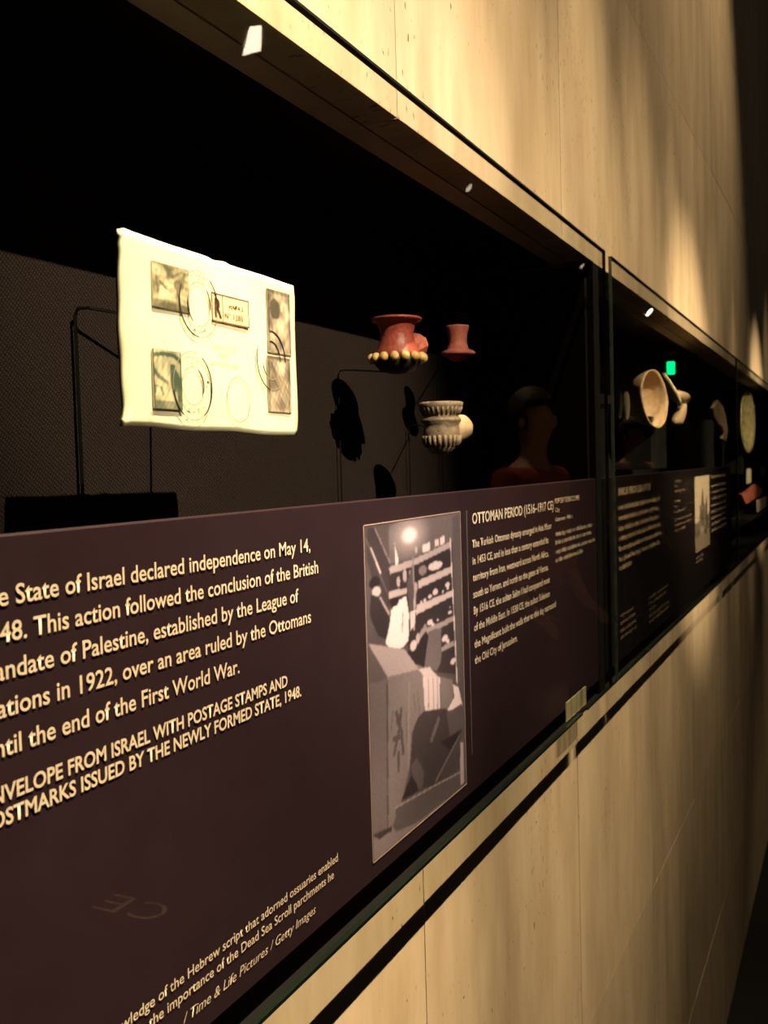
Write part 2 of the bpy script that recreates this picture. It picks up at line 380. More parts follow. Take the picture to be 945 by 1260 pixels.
# ------------------------------------------------------------------ first text panel
YP = YW - .0005
p1 = empty('text_panel', (.3, YW, EYE - .285), 'aubergine text panel with cream print and the potter photograph, in the nearest case', 'text panel')
bm = bx(-.66, 1.2325, YW, YW + .006, EYE - .2855, EYE - .0225, bev=.0008)
obj('board', bm, M_panel, p1)
for s, pre, xa, xb, z, cap, off in (
    ('State of Israel declared independence on May 14,', 'The ', .2756, .5057, -.0502, .0082, .012),
    ('This action followed the conclusion of the British', '1948. ', .2841, .5145, -.0646, .0082, .012),
    ('of Palestine, established by the League of', 'Mandate ', .2979, .4901, -.0792, .0082, .012),
    ('in 1922, over an area ruled by the Ottomans', 'Nations ', .2951, .5039, -.0939, .0082, .012),
    ('the end of the First World War.', 'until ', .2787, .4267, -.1092, .0082, .012),
    ('FROM ISRAEL WITH POSTAGE STAMPS AND', 'ENVELOPE ', .2994, .4747, -.1269, .0068, .022),
    ('ISSUED BY THE NEWLY FORMED STATE, 1948.', 'POSTMARKS ', .3065, .4896, -.1363, .0068, .022),
    ('Hebrew script that adorned ossuaries enabled', 'knowledge of the ', .3733, .5282, -.2524, .0056, .006),
    ('the importance of the Dead Sea Scroll parchments he', '', .3434, .5223, -.2613, .0056, .006)):
    text(s, pre, xa, xb, z, cap, YP, M_text, p1, off)
text('Time & Life Pictures / Getty Images', '/ ', .3731, .4978, -.2734, .0056, YP, M_text, p1, -.004, .28)
text('OTTOMAN PERIOD (1516\u20131917 CE)', '', .7834, 1.0353, -.052, .0098, YP, M_text, p1, .02)
OT = ['The Turkish Ottoman dynasty emerged in Asia Minor', 'in 1453 CE, and in less than a century extended its', 'territory from Iran, westward across North Africa,',
      'south to Yemen, and north to the gates of Vienna.', 'By 1516 CE, the sultan Selim I had conquered most', 'of the Middle East. In 1538 CE, the sultan Suleiman',
      'the Magnificent built the walls that to this day surround', 'the Old City of Jerusalem.']
for s, xb, z in zip(OT, (1.0264, 1.0125, 1.0131, 1.0109, 1.0154, 1.0145, 1.0367, .9), (-.0728, -.0875, -.1021, -.1169, -.1313, -.1462, -.1610, -.1752)):
    text(s, '', .782, xb, z, .0072, YP, M_text, p1, .012)
text('POTTERY TOBACCO PIPE', '', 1.042, 1.147, -.0464, .0062, YP, M_text, p1, .012)
text('Clay', '', 1.042, 1.061, -.0558, .005, YP, M_text, p1, .004)
text('Ottoman, 19th c.', '', 1.042, 1.1155, -.0662, .005, YP, M_text, p1, .004)
for xb, z in ((1.209, -.0828), (1.208, -.092), (1.220, -.1025), (1.162, -.1118)):
    scribble(1.041, xb, z, .0052, YP, M_text, p1, rnd)
obj('rule', bx(.7702, .7709, YP, YW, EYE - .252, EYE - .0395), M_rule, p1)
PH = [('p',[(0.006,-0.005),(0.999,-0.001),(1.017,0.333),(0.91,0.61),(0.01,0.463)],0.33),
('p',[(0.22,0.006),(0.467,0.005),(0.999,-0.001),(0.989,0.112),(0.864,0.099),(0.457,0.125),(0.21,0.128)],0.42),
('g',[(0.425,0.05),(0.247,0.087)],0.45),
('g',[(0.414,0.05),(0.101,0.034)],0.62),
('p',[(0.029,0.009),(0.097,0.008),(0.223,0.134),(0.198,0.273),(0.093,0.209),(0.015,0.1)],0.24),
('l',[(0.091,0.01),(0.22,0.125)],0.6,0.008),
('l',[(0.052,0.069),(0.13,0.146)],0.9,0.012),
('l',[(0.02,0.042),(0.19,0.219)],0.45,0.006),
('p',[(0.208,0.15),(0.455,0.152),(0.88,0.11),(0.898,0.321),(0.894,0.577),(0.471,0.496),(0.201,0.246)],0.2),
('p',[(0.21,0.137),(0.457,0.129),(0.864,0.099),(0.871,0.12),(0.455,0.152),(0.214,0.16)],0.72),
('p',[(0.203,0.211),(0.376,0.215),(0.375,0.233),(0.202,0.233)],0.75),
('p',[(0.496,0.203),(0.874,0.186),(0.875,0.211),(0.493,0.231)],0.8),
('p',[(0.459,0.283),(0.884,0.273),(0.886,0.294),(0.464,0.314)],0.82),
('p',[(0.559,0.37),(0.894,0.366),(0.896,0.384),(0.572,0.394)],0.65),
('p',[(0.727,0.456),(0.887,0.455),(0.889,0.473),(0.729,0.472)],0.62),
('p',[(0.543,0.091),(0.63,0.085),(0.632,0.113),(0.546,0.116)],0.93),
('p',[(0.684,0.08),(0.728,0.08),(0.731,0.104),(0.688,0.106)],0.9),
('p',[(0.745,0.076),(0.8,0.074),(0.803,0.1),(0.746,0.104)],0.92),
('p',[(0.265,0.066),(0.302,0.122),(0.291,0.135),(0.271,0.133)],0.95),
('p',[(0.467,0.093),(0.497,0.092),(0.488,0.111),(0.466,0.111)],0.8),
('e',[(0.544,0.174),(0.046,0.017)],0.55),
('e',[(0.685,0.17),(0.082,0.015)],0.88),
('e',[(0.294,0.189),(0.018,0.017)],0.72),
('e',[(0.358,0.176),(0.021,0.021)],0.72),
('e',[(0.416,0.172),(0.017,0.012)],0.72),
('e',[(0.359,0.158),(0.01,0.009)],0.72),
('e',[(0.677,0.259),(0.034,0.011)],0.88),
('e',[(0.822,0.248),(0.029,0.009)],0.88),
('e',[(0.822,0.262),(0.016,0.005)],0.88),
('e',[(0.615,0.269),(0.021,0.007)],0.88),
('e',[(0.559,0.275),(0.017,0.005)],0.88),
('e',[(0.52,0.277),(0.014,0.005)],0.88),
('e',[(0.764,0.267),(0.014,0.005)],0.88),
('e',[(0.607,0.355),(0.032,0.01)],0.88),
('e',[(0.639,0.366),(0.02,0.006)],0.88),
('e',[(0.843,0.348),(0.026,0.007)],0.88),
('e',[(0.845,0.33),(0.011,0.003)],0.88),
('e',[(0.697,0.358),(0.014,0.005)],0.88),
('e',[(0.775,0.432),(0.037,0.012)],0.88),
('e',[(0.808,0.446),(0.022,0.007)],0.88),
('e',[(0.867,0.526),(0.036,0.011)],0.88),
('p',[(0.377,0.201),(0.449,0.133),(0.45,0.208),(0.487,0.211),(0.465,0.293),(0.399,0.295)],0.36),
('l',[(0.445,0.124),(0.447,0.207)],0.6,0.012),
('e',[(0.464,0.223),(0.021,0.018)],0.7),
('l',[(0.454,0.245),(0.438,0.355)],0.75,0.02),
('p',[(0.589,0.384),(0.736,0.388),(0.726,0.501),(0.674,0.532),(0.517,0.494)],0.42),
('p',[(0.478,0.417),(0.543,0.369),(0.588,0.398),(0.532,0.496),(0.457,0.484),(0.359,0.419)],0.13),
('p',[(0.465,0.387),(0.56,0.352),(0.582,0.373),(0.494,0.4)],0.62),
('e',[(0.077,0.173),(0.048,0.018)],0.1),
('e',[(0.091,0.201),(0.038,0.017)],0.82),
('p',[(0.037,0.204),(0.13,0.222),(0.204,0.282),(0.178,0.358),(0.096,0.334),(0.032,0.271)],0.17),
('l',[(0.124,0.223),(0.198,0.279)],0.7,0.014),
('p',[(0.268,0.249),(0.367,0.241),(0.391,0.303),(0.379,0.385),(0.318,0.402),(0.209,0.389),(0.158,0.364),(0.202,0.313),(0.219,0.271)],1.0),
('l',[(0.33,0.296),(0.319,0.35)],0.6,0.01),
('e',[(0.255,0.248),(0.038,0.015)],0.1),
('p',[(0.399,0.295),(0.461,0.297),(0.439,0.346),(0.396,0.359)],0.9),
('e',[(0.426,0.409),(0.035,0.018)],0.85),
('e',[(0.473,0.392),(0.019,0.018)],0.75),
('p',[(0.011,0.353),(0.549,0.501),(0.554,0.643),(0.391,0.686),(0.359,0.791),(0.269,0.881),(0.178,0.937),(-0.011,0.934)],0.5),
('p',[(0.011,0.353),(0.163,0.442),(0.169,0.535),(0.13,0.925),(-0.011,0.934)],0.44),
('p',[(0.007,0.346),(0.339,0.409),(0.479,0.495),(0.169,0.471)],0.68),
('p',[(0.007,0.346),(0.169,0.471),(0.084,0.475),(0.004,0.462)],0.38),
('p',[(0.471,0.494),(0.595,0.505),(0.696,0.56),(0.695,0.575),(0.575,0.555)],0.85),
('p',[(0.515,0.526),(0.705,0.556),(0.7,0.667),(0.529,0.643)],0.88),
('l',[(0.571,0.54),(0.569,0.643)],0.6,0.008),
('l',[(0.628,0.549),(0.626,0.653)],0.6,0.008),
('l',[(0.671,0.556),(0.669,0.661)],0.6,0.008),
('p',[(0.709,0.557),(0.856,0.591),(0.846,0.707),(0.705,0.67)],0.5),
('p',[(0.855,0.607),(0.928,0.63),(0.97,0.702),(0.836,0.711),(0.774,0.689),(0.869,0.657)],0.93),
('p',[(0.521,0.642),(0.757,0.676),(0.846,0.713),(0.961,0.695),(0.962,0.8),(0.632,0.914),(0.421,0.886),(0.357,0.81),(0.391,0.686),(0.456,0.65)],0.26),
('p',[(0.366,0.793),(0.43,0.777),(0.504,0.844),(0.484,0.889),(0.421,0.884)],0.36),
('p',[(0.774,0.693),(0.961,0.698),(0.964,0.783),(0.803,0.784)],0.36),
('p',[(0.269,0.881),(0.364,0.825),(0.422,0.864),(0.439,0.891)],0.13),
('p',[(0.695,0.783),(0.934,0.791),(0.933,0.805),(0.799,0.831)],0.14),
('p',[(0.624,0.902),(0.942,0.806),(0.942,0.921),(0.827,0.928),(0.632,0.914)],0.3),
('l',[(0.624,0.904),(0.933,0.802)],0.5,0.01),
('l',[(0.594,0.752),(0.676,0.701)],0.42,0.03),
('p',[(0.93,0.831),(0.972,0.84),(0.971,0.989),(0.921,0.988)],0.72),
('p',[(-0.013,0.931),(0.178,0.937),(0.211,0.965),(0.412,0.99),(0.936,0.997),(0.974,1.001),(-0.003,0.999)],0.52),
('p',[(0.003,0.918),(0.171,0.936),(0.17,0.949),(0.054,0.945)],0.22),
('p',[(0.204,0.885),(0.921,0.939),(0.926,0.992),(0.412,0.985),(0.215,0.966)],0.36),
('l',[(0.208,0.888),(0.615,0.915),(0.921,0.94)],0.62,0.008),
('l',[(0.164,0.488),(0.134,0.926)],0.3,0.012),
('l',[(0.374,0.523),(0.344,0.788)],0.62,0.008),
('l',[(0.242,0.595),(0.287,0.665),(0.296,0.734)],0.33,0.022),
('l',[(0.29,0.594),(0.258,0.66),(0.21,0.72)],0.33,0.022),
('l',[(0.207,0.673),(0.286,0.679)],0.33,0.022),
('l',[(0.253,0.725),(0.246,0.775)],0.33,0.022),
('l',[(0.247,0.62),(0.274,0.648)],0.33,0.022),
('l',[(0.207,0.589),(0.188,0.646)],0.42,0.012),
('l',[(0.336,0.613),(0.336,0.709)],0.42,0.012),
('l',[(0.455,0.566),(0.473,0.638)],0.42,0.012),
('l',[(0.416,0.569),(0.427,0.62)],0.42,0.012),
('l',[(0.868,0.089),(0.91,0.61)],0.92,0.012),
('p',[(0.896,0.015),(0.995,0.004),(0.992,0.624),(0.924,0.612)],0.36)]
A = soften(raster(PH, 130, 260, .35), 1) + rg.normal(0, .012, (260, 130)) + .05 * np.sin(np.linspace(0, 9, 260))[:, None] * np.cos(np.linspace(0, 5, 130))[None]
A = A * 1.12 - .11
ph = picture('photograph', .5785, .7545, -.2725, -.0405, YP, A, (.022, .013, .024), (.88, .70, .90), M_print, p1)
ph['label'] = 'sepia photograph of a potter beside shelves of pots'
bm = bmesh.new()
X0, X1, Z0, Z1 = .578, .755, -.273, -.040
for a in ((X0 - .0008, X0, Z0, Z1), (X1, X1 + .0008, Z0, Z1), (X0, X1, Z0 - .0008, Z0), (X0, X1, Z1, Z1 + .0008)): box(bm, a[0], a[1], YP, YW, EYE + a[2], EYE + a[3])
obj('photograph_border', bm, mat('pale_print_border', (.42, .30, .30), .5), ph)
# ------------------------------------------------------------------ second text panel
p2 = empty('text_panel', (1.9, YW, EYE - .285), 'near-black text panel with tan print and a tall tower photograph, in the second case', 'text panel')
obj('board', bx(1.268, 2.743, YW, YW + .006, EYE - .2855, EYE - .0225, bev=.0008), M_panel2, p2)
text('MAMLUK PERIOD (1250\u20131517 CE)', '', 1.3615, 1.5978, -.0493, .0105, YP, M_textdim, p2, .025)
SC = [(1.36,-.0704,1.6847,1),(1.36,-.0852,1.6676,1),(1.36,-.1002,1.6702,1),(1.36,-.1141,1.6859,1),(1.36,-.1292,1.6926,1),(1.36,-.1437,1.6752,1),(1.36,-.1562,1.4445,1),
      (1.832,-.0436,1.9072,.7),(1.832,-.0531,1.8686,.5),(1.832,-.0627,1.9651,.6),(1.83,-.0817,1.9041,.7),(1.83,-.0914,1.8655,.5),(1.83,-.1011,1.962,.6),(1.828,-.1164,2.0346,.6),(1.828,-.1264,2.0338,.6),(1.828,-.136,1.9591,.6),
      (1.3615,-.2241,1.4543,.7),(1.3615,-.2346,1.4654,.6),(1.3615,-.2455,1.4707,.6),(1.3615,-.2553,1.4699,.6),
      (1.5715,-.2265,1.7494,.55),(1.5715,-.236,1.7363,.55),(1.5715,-.2455,1.6382,.55),(1.5715,-.2565,1.7555,.55),(1.5715,-.2657,1.7548,.55),
      (2.337,-.0474,2.6037,1.1)] + [(2.335, z, 2.63, .9) for z in (-.0687,-.0836,-.0986,-.1145,-.1295,-.1443,-.1584,-.1732)] + [(2.083,-.2125,2.2036,.6),(2.083,-.2212,2.2029,.6)]
M_tan3 = mat('brown_lettering', (.30, .20, .15), .6)
for xa, z, xb, k in SC:
    scribble(xa, xb, z, .0078 if k > .8 else .0056, YP, M_textdim if k >= .9 else M_tan3, p2, rnd, 1.15 if k > .8 else 1)
ASP = .7
tw = [('p', [(0,0),(1,0),(1,.55),(.8,.62),(0,.7)], .95), ('p', [(0,.62),(.3,.6),(.6,.66),(1,.5),(1,1),(0,1)], .45), ('p', [(.42,.35),(.5,.14),(.58,.35),(.62,.42),(.38,.42)], .3),
      ('p', [(.3,.4),(.7,.4),(.72,.68),(.28,.68)], .5), ('p', [(.4,.48),(.55,.46),(.55,.68),(.42,.68)], .3), ('p', [(.72,.35),(.8,.3),(.84,.7),(.72,.75)], .2), ('p', [(0,.8),(.7,.72),(1,.8),(1,1),(0,1)], .55),
      ('p', [(.1,.74),(.3,.7),(.3,.78),(.1,.82)], .3), ('p', [(.6,.74),(.8,.72),(.8,.82),(.62,.8)], .25), ('e', [(.45,.73),(.12,.05)], .7)]
pp = picture('photograph', 2.0815, 2.306, -.199, -.039, YP, soften(raster(tw, 60, 80, .8), 1), (.03, .022, .022), (.75, .60, .48), M_print, p2)
pp['label'] = 'pale photograph of a pointed tower'
ASP = 1.33
# ------------------------------------------------------------------ envelope
YE = .358
env = empty('envelope', (.505, YE, EYE + .024), 'cream postmarked envelope with four postage stamps, standing upright in the nearest case', 'envelope')
def env_sheet():
    nx, nz = 46, 28; bm = bmesh.new(); g = {}
    r = random.Random(8)
    for s, yy in ((0, YE), (1, YE + .004)):
        for j in range(nz + 1):
            for i in range(nx + 1):
                u, v = i / nx, j / nz
                xl = .4125 + .0006 * math.sin(v * 7 + 1) - .0025 * math.exp(-((v - .0) / .06) ** 2) + .0012 * (v > .93) + .0003 * math.sin(v * 23)
                xr = .5935 + .0010 * math.sin(v * 7) - .002 * math.exp(-((v - 1) / .05) ** 2) - .0012 * math.exp(-(v / .05) ** 2) - .0015 * (1 - v)
                z0 = .0262 + (.0238 - .0262) * u + .0005 * math.sin(u * 14); z1 = .1336 - .003 * u + .0002 * math.sin(u * 17 + 1) - .0006 * (abs(u - .47) < .03) + .0007 * (abs(u - .53) < .015)
                x = xl + (xr - xl) * u; z = z0 + (z1 - z0) * v
                w = (.0003 * math.sin(u * 8 + v * 3) + .0002 * math.sin(v * 11 + u * 4)) * (1 - u * .3) + .0012 * math.exp(-(u / .03) ** 2) * math.sin(v * 5)
                g[s, i, j] = bm.verts.new((x, yy + (w if s == 0 else w * .4), EYE + z))
    for s in (0, 1):
        for j in range(nz):
            for i in range(nx):
                q = [g[s, i, j], g[s, i + 1, j], g[s, i + 1, j + 1], g[s, i, j + 1]]; bm.faces.new(q if s == 0 else q[::-1])
    for i in range(nx):
        for j in (0, nz): bm.faces.new([g[0, i, j], g[1, i, j], g[1, i + 1, j], g[0, i + 1, j]])
    for j in range(nz):
        for i in (0, nx): bm.faces.new([g[0, i, j], g[0, i, j + 1], g[1, i, j + 1], g[1, i, j]])
    return bm
obj('paper', env_sheet(), M_paper, env, True)
YS = YE - .0008
def perforated(x0, x1, z0, z1, y):
    bm = bmesh.new(); pts = []
    def side(a, b, n):
        for i in range(n * 2):
            t = i / (n * 2); k = .00035 if i % 2 else -.0001
            p = (a[0] + (b[0] - a[0]) * t, a[1] + (b[1] - a[1]) * t); nx, nz = (b[1] - a[1]), -(b[0] - a[0]); l = math.hypot(nx, nz)
            pts.append((p[0] + nx / l * k, p[1] + nz / l * k))
    n1 = int((x1 - x0) / .0013); n2 = int((z1 - z0) / .0013)
    side((x0, z0), (x1, z0), n1); side((x1, z0), (x1, z1), n2); side((x1, z1), (x0, z1), n1); side((x0, z1), (x0, z0), n2)
    f = [bm.verts.new((x, y, EYE + z)) for x, z in pts]; b = [bm.verts.new((x, y + .0003, EYE + z)) for x, z in pts]
    bm.faces.new(f); bm.faces.new(b[::-1])
    for i in range(len(f)): bm.faces.new((f[i - 1], f[i], b[i], b[i - 1]))
    return bm
def etched(w, h, seed):
    r = np.random.default_rng(seed); yy, xx = np.mgrid[0:h, 0:w] / max(w, h)
    n = sum(np.sin(xx * r.uniform(-60, 60) + yy * r.uniform(-60, 60) + r.uniform(0, 6)) for _ in range(7)) / 7
    n2 = sum(np.sin(xx * r.uniform(-14, 14) + yy * r.uniform(-14, 14) + r.uniform(0, 6)) for _ in range(4)) / 4
    return n * .5 + n2 * .45
M_stamppaper = mat('stamp_paper', (.42, .36, .24), .8)
def stamp(x0, x1, z0, z1, ops, dark, light, seed, label, contrast=1.0):
    s = obj('postage_stamp', perforated(x0, x1, z0, z1, YS), M_stamppaper, env); s['label'] = label
    w, h = 44, int(44 * (z1 - z0) / (x1 - x0)); A = raster(ops, w, h, .62) + contrast * etched(w, h, seed) * .62
    b = .0003
    picture('stamp_print', x0 + b, x1 - b, z0 + b, z1 - b, YS - .0002, soften(A, 1), dark, light, M_print, s)
olive = (.10, .095, .055); cream = (.88, .76, .52)
stamp(.4368, .4706, .0948, .1206, [('p',[(0,0),(1,0),(1,.12),(0,.06)],.5),('p',[(0,.82),(1,.86),(1,1),(0,1)],.22),('l',[(.2,.42),(.45,.62),(.62,.72)],.15,.05),('l',[(.72,.85),(.66,.6),(.72,.45),(.9,.1)],.15,.06),
      ('e',[(.7,.42),(.14,.12)],.3),('e',[(.42,.2),(.13,.13)],.3),('l',[(.3,.02),(.5,.3),(.8,.1)],.25,.05),('p',[(.2,.5),(.6,.68),(.6,.8),(.15,.78)],.9),('e',[(.28,.2),(.12,.1)],.75),('l',[(.1,.3),(.15,.75)],.3,.04)], olive, cream, 5, 'olive landscape stamp at the upper left', .9)
stamp(.4344, .4605, .0368, .0708, [('p',[(0,0),(1,0),(1,1),(0,1)],.7),('l',[(.05,.1),(.4,.06),(.75,.08),(.95,.16)],.12,.09),('l',[(.02,0),(.02,1)],.1,.05),('l',[(.97,0),(.97,1)],.12,.05),('e',[(.68,.27),(.09,.045)],.1),
      ('p',[(.6,.3),(.76,.3),(.98,.48),(.98,.86),(.74,.88),(.66,.72),(.6,.6)],.13),('p',[(.72,.7),(.8,.68),(.85,.86),(.76,.88)],.5),('p',[(.04,.3),(.2,.42),(.5,.52),(.5,.58),(.2,.5),(.04,.42)],.3),('p',[(.04,.6),(.3,.62),(.35,.78),(.04,.74)],.3),('p',[(.04,.86),(1,.86),(1,1),(.04,1)],.35),('p',[(.1,.64),(.2,.62),(.3,.76),(.1,.78)],.8)], (.05,.085,.06), (.82,.72,.50), 11, 'dark green stamp with a standing figure at the lower left', .8)
stamp(.5557, .5853, .0800, .1233, [('p',[(0,0),(1,0),(1,.07),(0,.05)],.3),('e',[(.32,.3),(.22,.16)],.12),('l',[(.6,.3),(.66,.18),(.78,.2),(.8,.38)],.95,.09),('p',[(.15,.48),(.6,.42),(.85,.6),(.7,.8),(.3,.75)],.75),('e',[(.25,.72),(.1,.06)],.95),('l',[(.05,.1),(.06,.95)],.25,.06),('l',[(.95,.1),(.94,.95)],.3,.06)], (.09,.075,.06), (.76,.58,.44), 23, 'brown stamp at the upper right', 1.1)
stamp(.5537, .5832, .0397, .0778, [('p',[(0,0),(1,0),(1,.05),(0,.05)],.3),('p',[(.4,.08),(.75,.1),(.7,.35),(.5,.3)],.9),('l',[(.15,.12),(.45,.4)],.25,.05),('e',[(.35,.48),(.25,.16)],.5),('p',[(.3,.6),(.9,.5),(.9,.95),(.2,.95)],.55),('l',[(.92,.1),(.9,.98)],.25,.06),('l',[(.06,.1),(.05,.98)],.3,.06)], (.11,.085,.07), (.76,.60,.46), 31, 'brown stamp at the lower right', 1.1)
YI = YS - .0005
def arc(cx, cz, rx, rz, a0, a1, th, m, parent, name='ring', y=YI, n=40):
    bm = bmesh.new(); P0 = None
    for i in range(n + 1):
        a = math.radians(a0 + (a1 - a0) * i / n); t = th * (.35 + .65 * math.sin(math.pi * i / n) ** .5) if abs(a1 - a0) < 359 else th
        q = [bm.verts.new((cx + (rx + s * t) * math.cos(a), y, EYE + cz + (rz + s * t) * math.sin(a))) for s in (-.5, .5)]
        if P0: bm.faces.new((P0[0], P0[1], q[1], q[0]))
        P0 = q
    return obj(name, bm, m, parent)
def postmark(cx, cz, rx, rz, ix, iz, dark, faint, label, txt=True):
    p = empty('postmark', Vector((cx, YI, EYE + cz)) - world_of(env)); p.parent = env; p['label'] = label
    for a0, a1, r_, m in dark + faint:
        arc(cx, cz, (rx, ix)[r_], (rz, iz)[r_], a0, a1, .0013 if m is M_ink else .0006, m, p)
    if txt:
        for s, a0, a1 in ((u'\u05d7\u05d9\u05e4\u05d4', 115, 70), ('HAIFA', -130, -50)):
            for i, ch in enumerate(s if a0 > 0 else s):
                a = math.radians(a0 + (a1 - a0) * i / (len(s) - 1)); r1, r2 = (rx + ix) / 2, (rz + iz) / 2
                me = text_mesh(ch, .0); a_, b_ = extent(me) if len(me.vertices) else (0, 1); rot = a - math.pi / 2 if a0 > 0 else a + math.pi / 2
                for q in me.vertices:
                    x, z = (q.co.x - (a_ + b_) / 2) * .0042, (q.co.y - .35) * .0048
                    q.co = Vector((cx + r1 * math.cos(a) + x * math.cos(rot) - z * math.sin(rot), YI, EYE + cz + r2 * math.sin(a) + x * math.sin(rot) + z * math.cos(rot))) - world_of(p)
                me.materials.clear(); link('letter', me, M_inkfaint if m is None else M_ink if i % 2 else M_inkfaint, p)
    return p
postmark(.4794, .1016, .0190, .0200, .0112, .0134, [(150, 265, 0, M_ink), (-5, 55, 0, M_ink), (170, 235, 1, M_ink), (-10, 45, 1, M_ink)], [(55, 150, 0, M_inkfaint), (265, 355, 0, M_inkfaint), (45, 170, 1, M_inkfaint), (235, 350, 1, M_inkfaint)], 'round postmark over the landscape stamp')
pm = postmark(.4706, .0517, .0187, .0205, .0106, .0115, [(-60, 60, 0, M_ink), (190, 240, 0, M_ink), (-20, 60, 1, M_ink)], [(60, 190, 0, M_inkfaint), (240, 300, 0, M_inkfaint), (60, 340, 1, M_inkfaint)], 'round postmark over the dark green stamp')
ball(bm_ := bmesh.new(), (.4855, YI, EYE + .0548), .0011, sy=.2, sub=1); obj('dot', bm_, M_ink, pm)
postmark(.5182, .0460, .0129, .0145, .0085, .0095, [], [(0, 360, 0, M_inkfaint)], 'faint oval postmark at the lower centre', False)
postmark(.5585, .0745, .0178, .0200, .0110, .0130, [(155, 262, 0, M_ink), (0, 95, 0, M_ink), (0, 100, 1, M_ink), (190, 235, 1, M_ink)], [(262, 330, 0, M_inkfaint), (235, 300, 1, M_inkfaint)], 'round postmark across the two brown stamps', False)
lab = obj('registration_label', bx(.4927, .5334, YS, YS + .0003, EYE + .0935, EYE + .1112), M_labelpaper, env)
bm = bmesh.new()
for a in ((.4927, .4936, .0935, .1112), (.5326, .5334, .0935, .1112), (.4927, .5334, .1105, .1112), (.4927, .5334, .0935, .0943), (.5040, .5046, .0935, .1112)): box(bm, a[0], a[1], YS - .0002, YS, EYE + a[2], EYE + a[3])
obj('label_border', bm, M_inkred, lab)
text('R', '', .4955, .5030, .0965, .0118, YS - .0003, mat('dark_brown_ink', (.10, .035, .02), .7), lab, .03, name='letter')
text('HAIFA 2', '', .5110, .5268, .1035, .0026, YS - .0003, M_ink, lab, .015)
text('N\u00b0 1285', '', .5060, .5262, .0968, .0036, YS - .0003, M_inkred, lab, .01)
for xa, xb, z in ((.4914, .5177, .0772), (.4969, .5110, .0722), (.4902, .5221, .0667)):
    scribble(xa, xb, z, .0024, YS, M_inkfaint, env, rnd, .8, 'typed_address')
scribble(.431, .4347, .0325, .0028, YS, M_inkfaint, env, rnd, .8, 'pencil_mark')
ES = .838               # the sheet was laid out at y = .358; bring it to its true distance and size
env.scale = (ES,) * 3; env.location = (.505 * ES, YE * ES, EYE + .024 * ES)
def upright(t, px, py, target, r=.0007, y=.444, mid=None):
    """thin rod standing before the fabric, bent forward to carry the thing"""
    a = at(px, py, y)
    bm = tube(bmesh.new(), [(a.x, y, EYE - .2), (a.x, y, a.z - .004), (a.x, y - .003, a.z), (a.x + .002, y - .01, a.z), mid or target, target], r, 6)
    off = world_of(t)
    for v in bm.verts: v.co = (v.co - off) / t.scale.x
    return link('mount_rod', (lambda me: (bm.to_mesh(me), bm.free(), me)[2])(bpy.data.meshes.new('mount_rod')), M_metal, t)
upright(env, 92, 380, (.47, .3036, EYE + .088), .0012, mid=(.525, .41, EYE + .100))
# ------------------------------------------------------------------ pipe bowls
def pipe_mount(t, a, b, r=.0012):
    return obj('mount_pin', tube(bmesh.new(), [a, ((a[0] + b[0]) / 2, (a[1] + b[1]) / 2 , a[2]), b], r, 6), M_metal, t)
YQ = .37
c = at(489, 441, YQ)
t = empty('tobacco_pipe_bowl', c, 'red clay pipe bowl with a ring of gilded beads, left of the other pipe bowls', 'pipe bowl', 'clay tobacco pipe bowls beside the envelope')
k = .00075       # metres per photo pixel at this distance
prof = [(30, 44), (31, 47), (29, 48), (27, 46), (23, 40), (20, 30), (22, 18), (27, 8), (31, 1)]
prof = [(9 * k, 0)] + [(r * k, z * k) for r, z in prof[::-1]]
inner = [(26 * k, 46 * k), (20 * k, 36 * k), (14 * k, 20 * k)]
obj('bowl', lathe(bmesh.new(), prof + inner, 40, Matrix.Translation(c), .012, 1), M_red, t, True)
obj('base', lathe(bmesh.new(), [(10 * k, -18 * k), (20 * k, -15 * k), (27 * k, -8 * k), (30 * k, -1 * k), (22 * k, 2 * k)], 36, Matrix.Translation(c), .01, 2), noisy('blackened_clay', (.012, .009, .007), (.04, .025, .018), 200, .5), t, True)
for i in range(15):
    a = 2 * math.pi * (i + .3) / 15; bm = bmesh.new()
    ball(bm, c + Vector((31.5 * k * math.cos(a), 31.5 * k * math.sin(a), 0)), 5.4 * k, 1, 1, 1.1, 2); obj('bead', bm, M_gold, t, True)
bm = bmesh.new()      # broken stem socket leaning out to the right
Ms = Matrix.Translation(c + Vector((22 * k, -9 * k, 14 * k))) @ Matrix.Rotation(math.radians(62), 4, 'Y') @ Matrix.Rotation(.3, 4, 'X')
lathe(bm, [(9 * k, -8 * k), (12 * k, 0), (13 * k, 8 * k), (14.5 * k, 13 * k), (13 * k, 17 * k), (8 * k, 17 * k), (6 * k, 8 * k)], 9, Ms, .06, 5)
obj('stem_socket', bm, M_redlight, t)
upright(t, 416, 456, (c.x - .004, YQ + .008, c.z - .012))
c = at(563.5, 436, .37)
t = empty('tobacco_pipe_bowl', c, 'small pinkish red spool-shaped clay pipe bowl, rightmost and smallest of the three', 'pipe bowl', 'clay tobacco pipe bowls beside the envelope')
k = .00086
obj('bowl', lathe(bmesh.new(), [(8 * k, -1.5 * k), (19.5 * k, -1.5 * k), (21 * k, 1 * k), (19 * k, 3.5 * k), (13 * k, 6 * k), (11 * k, 14 * k), (11.5 * k, 24 * k), (14 * k, 32 * k), (14 * k, 34 * k), (11 * k, 34 * k), (9 * k, 20 * k)], 36, Matrix.Translation(c), .01, 6), M_redlight, t, True)
obj('underside', lathe(bmesh.new(), [(3 * k, -9 * k), (10 * k, -7 * k), (15 * k, -1.6 * k)], 28, Matrix.Translation(c)), M_red, t, True)
upright(t, 541, 437, (c.x - .006, .375, c.z - .001))
c = at(543, 524, .36)
t = empty('tobacco_pipe_bowl', c, 'grey tan clay pipe bowl with a fluted collar, lowest of the three pipe bowls', 'pipe bowl', 'clay tobacco pipe bowls beside the envelope')
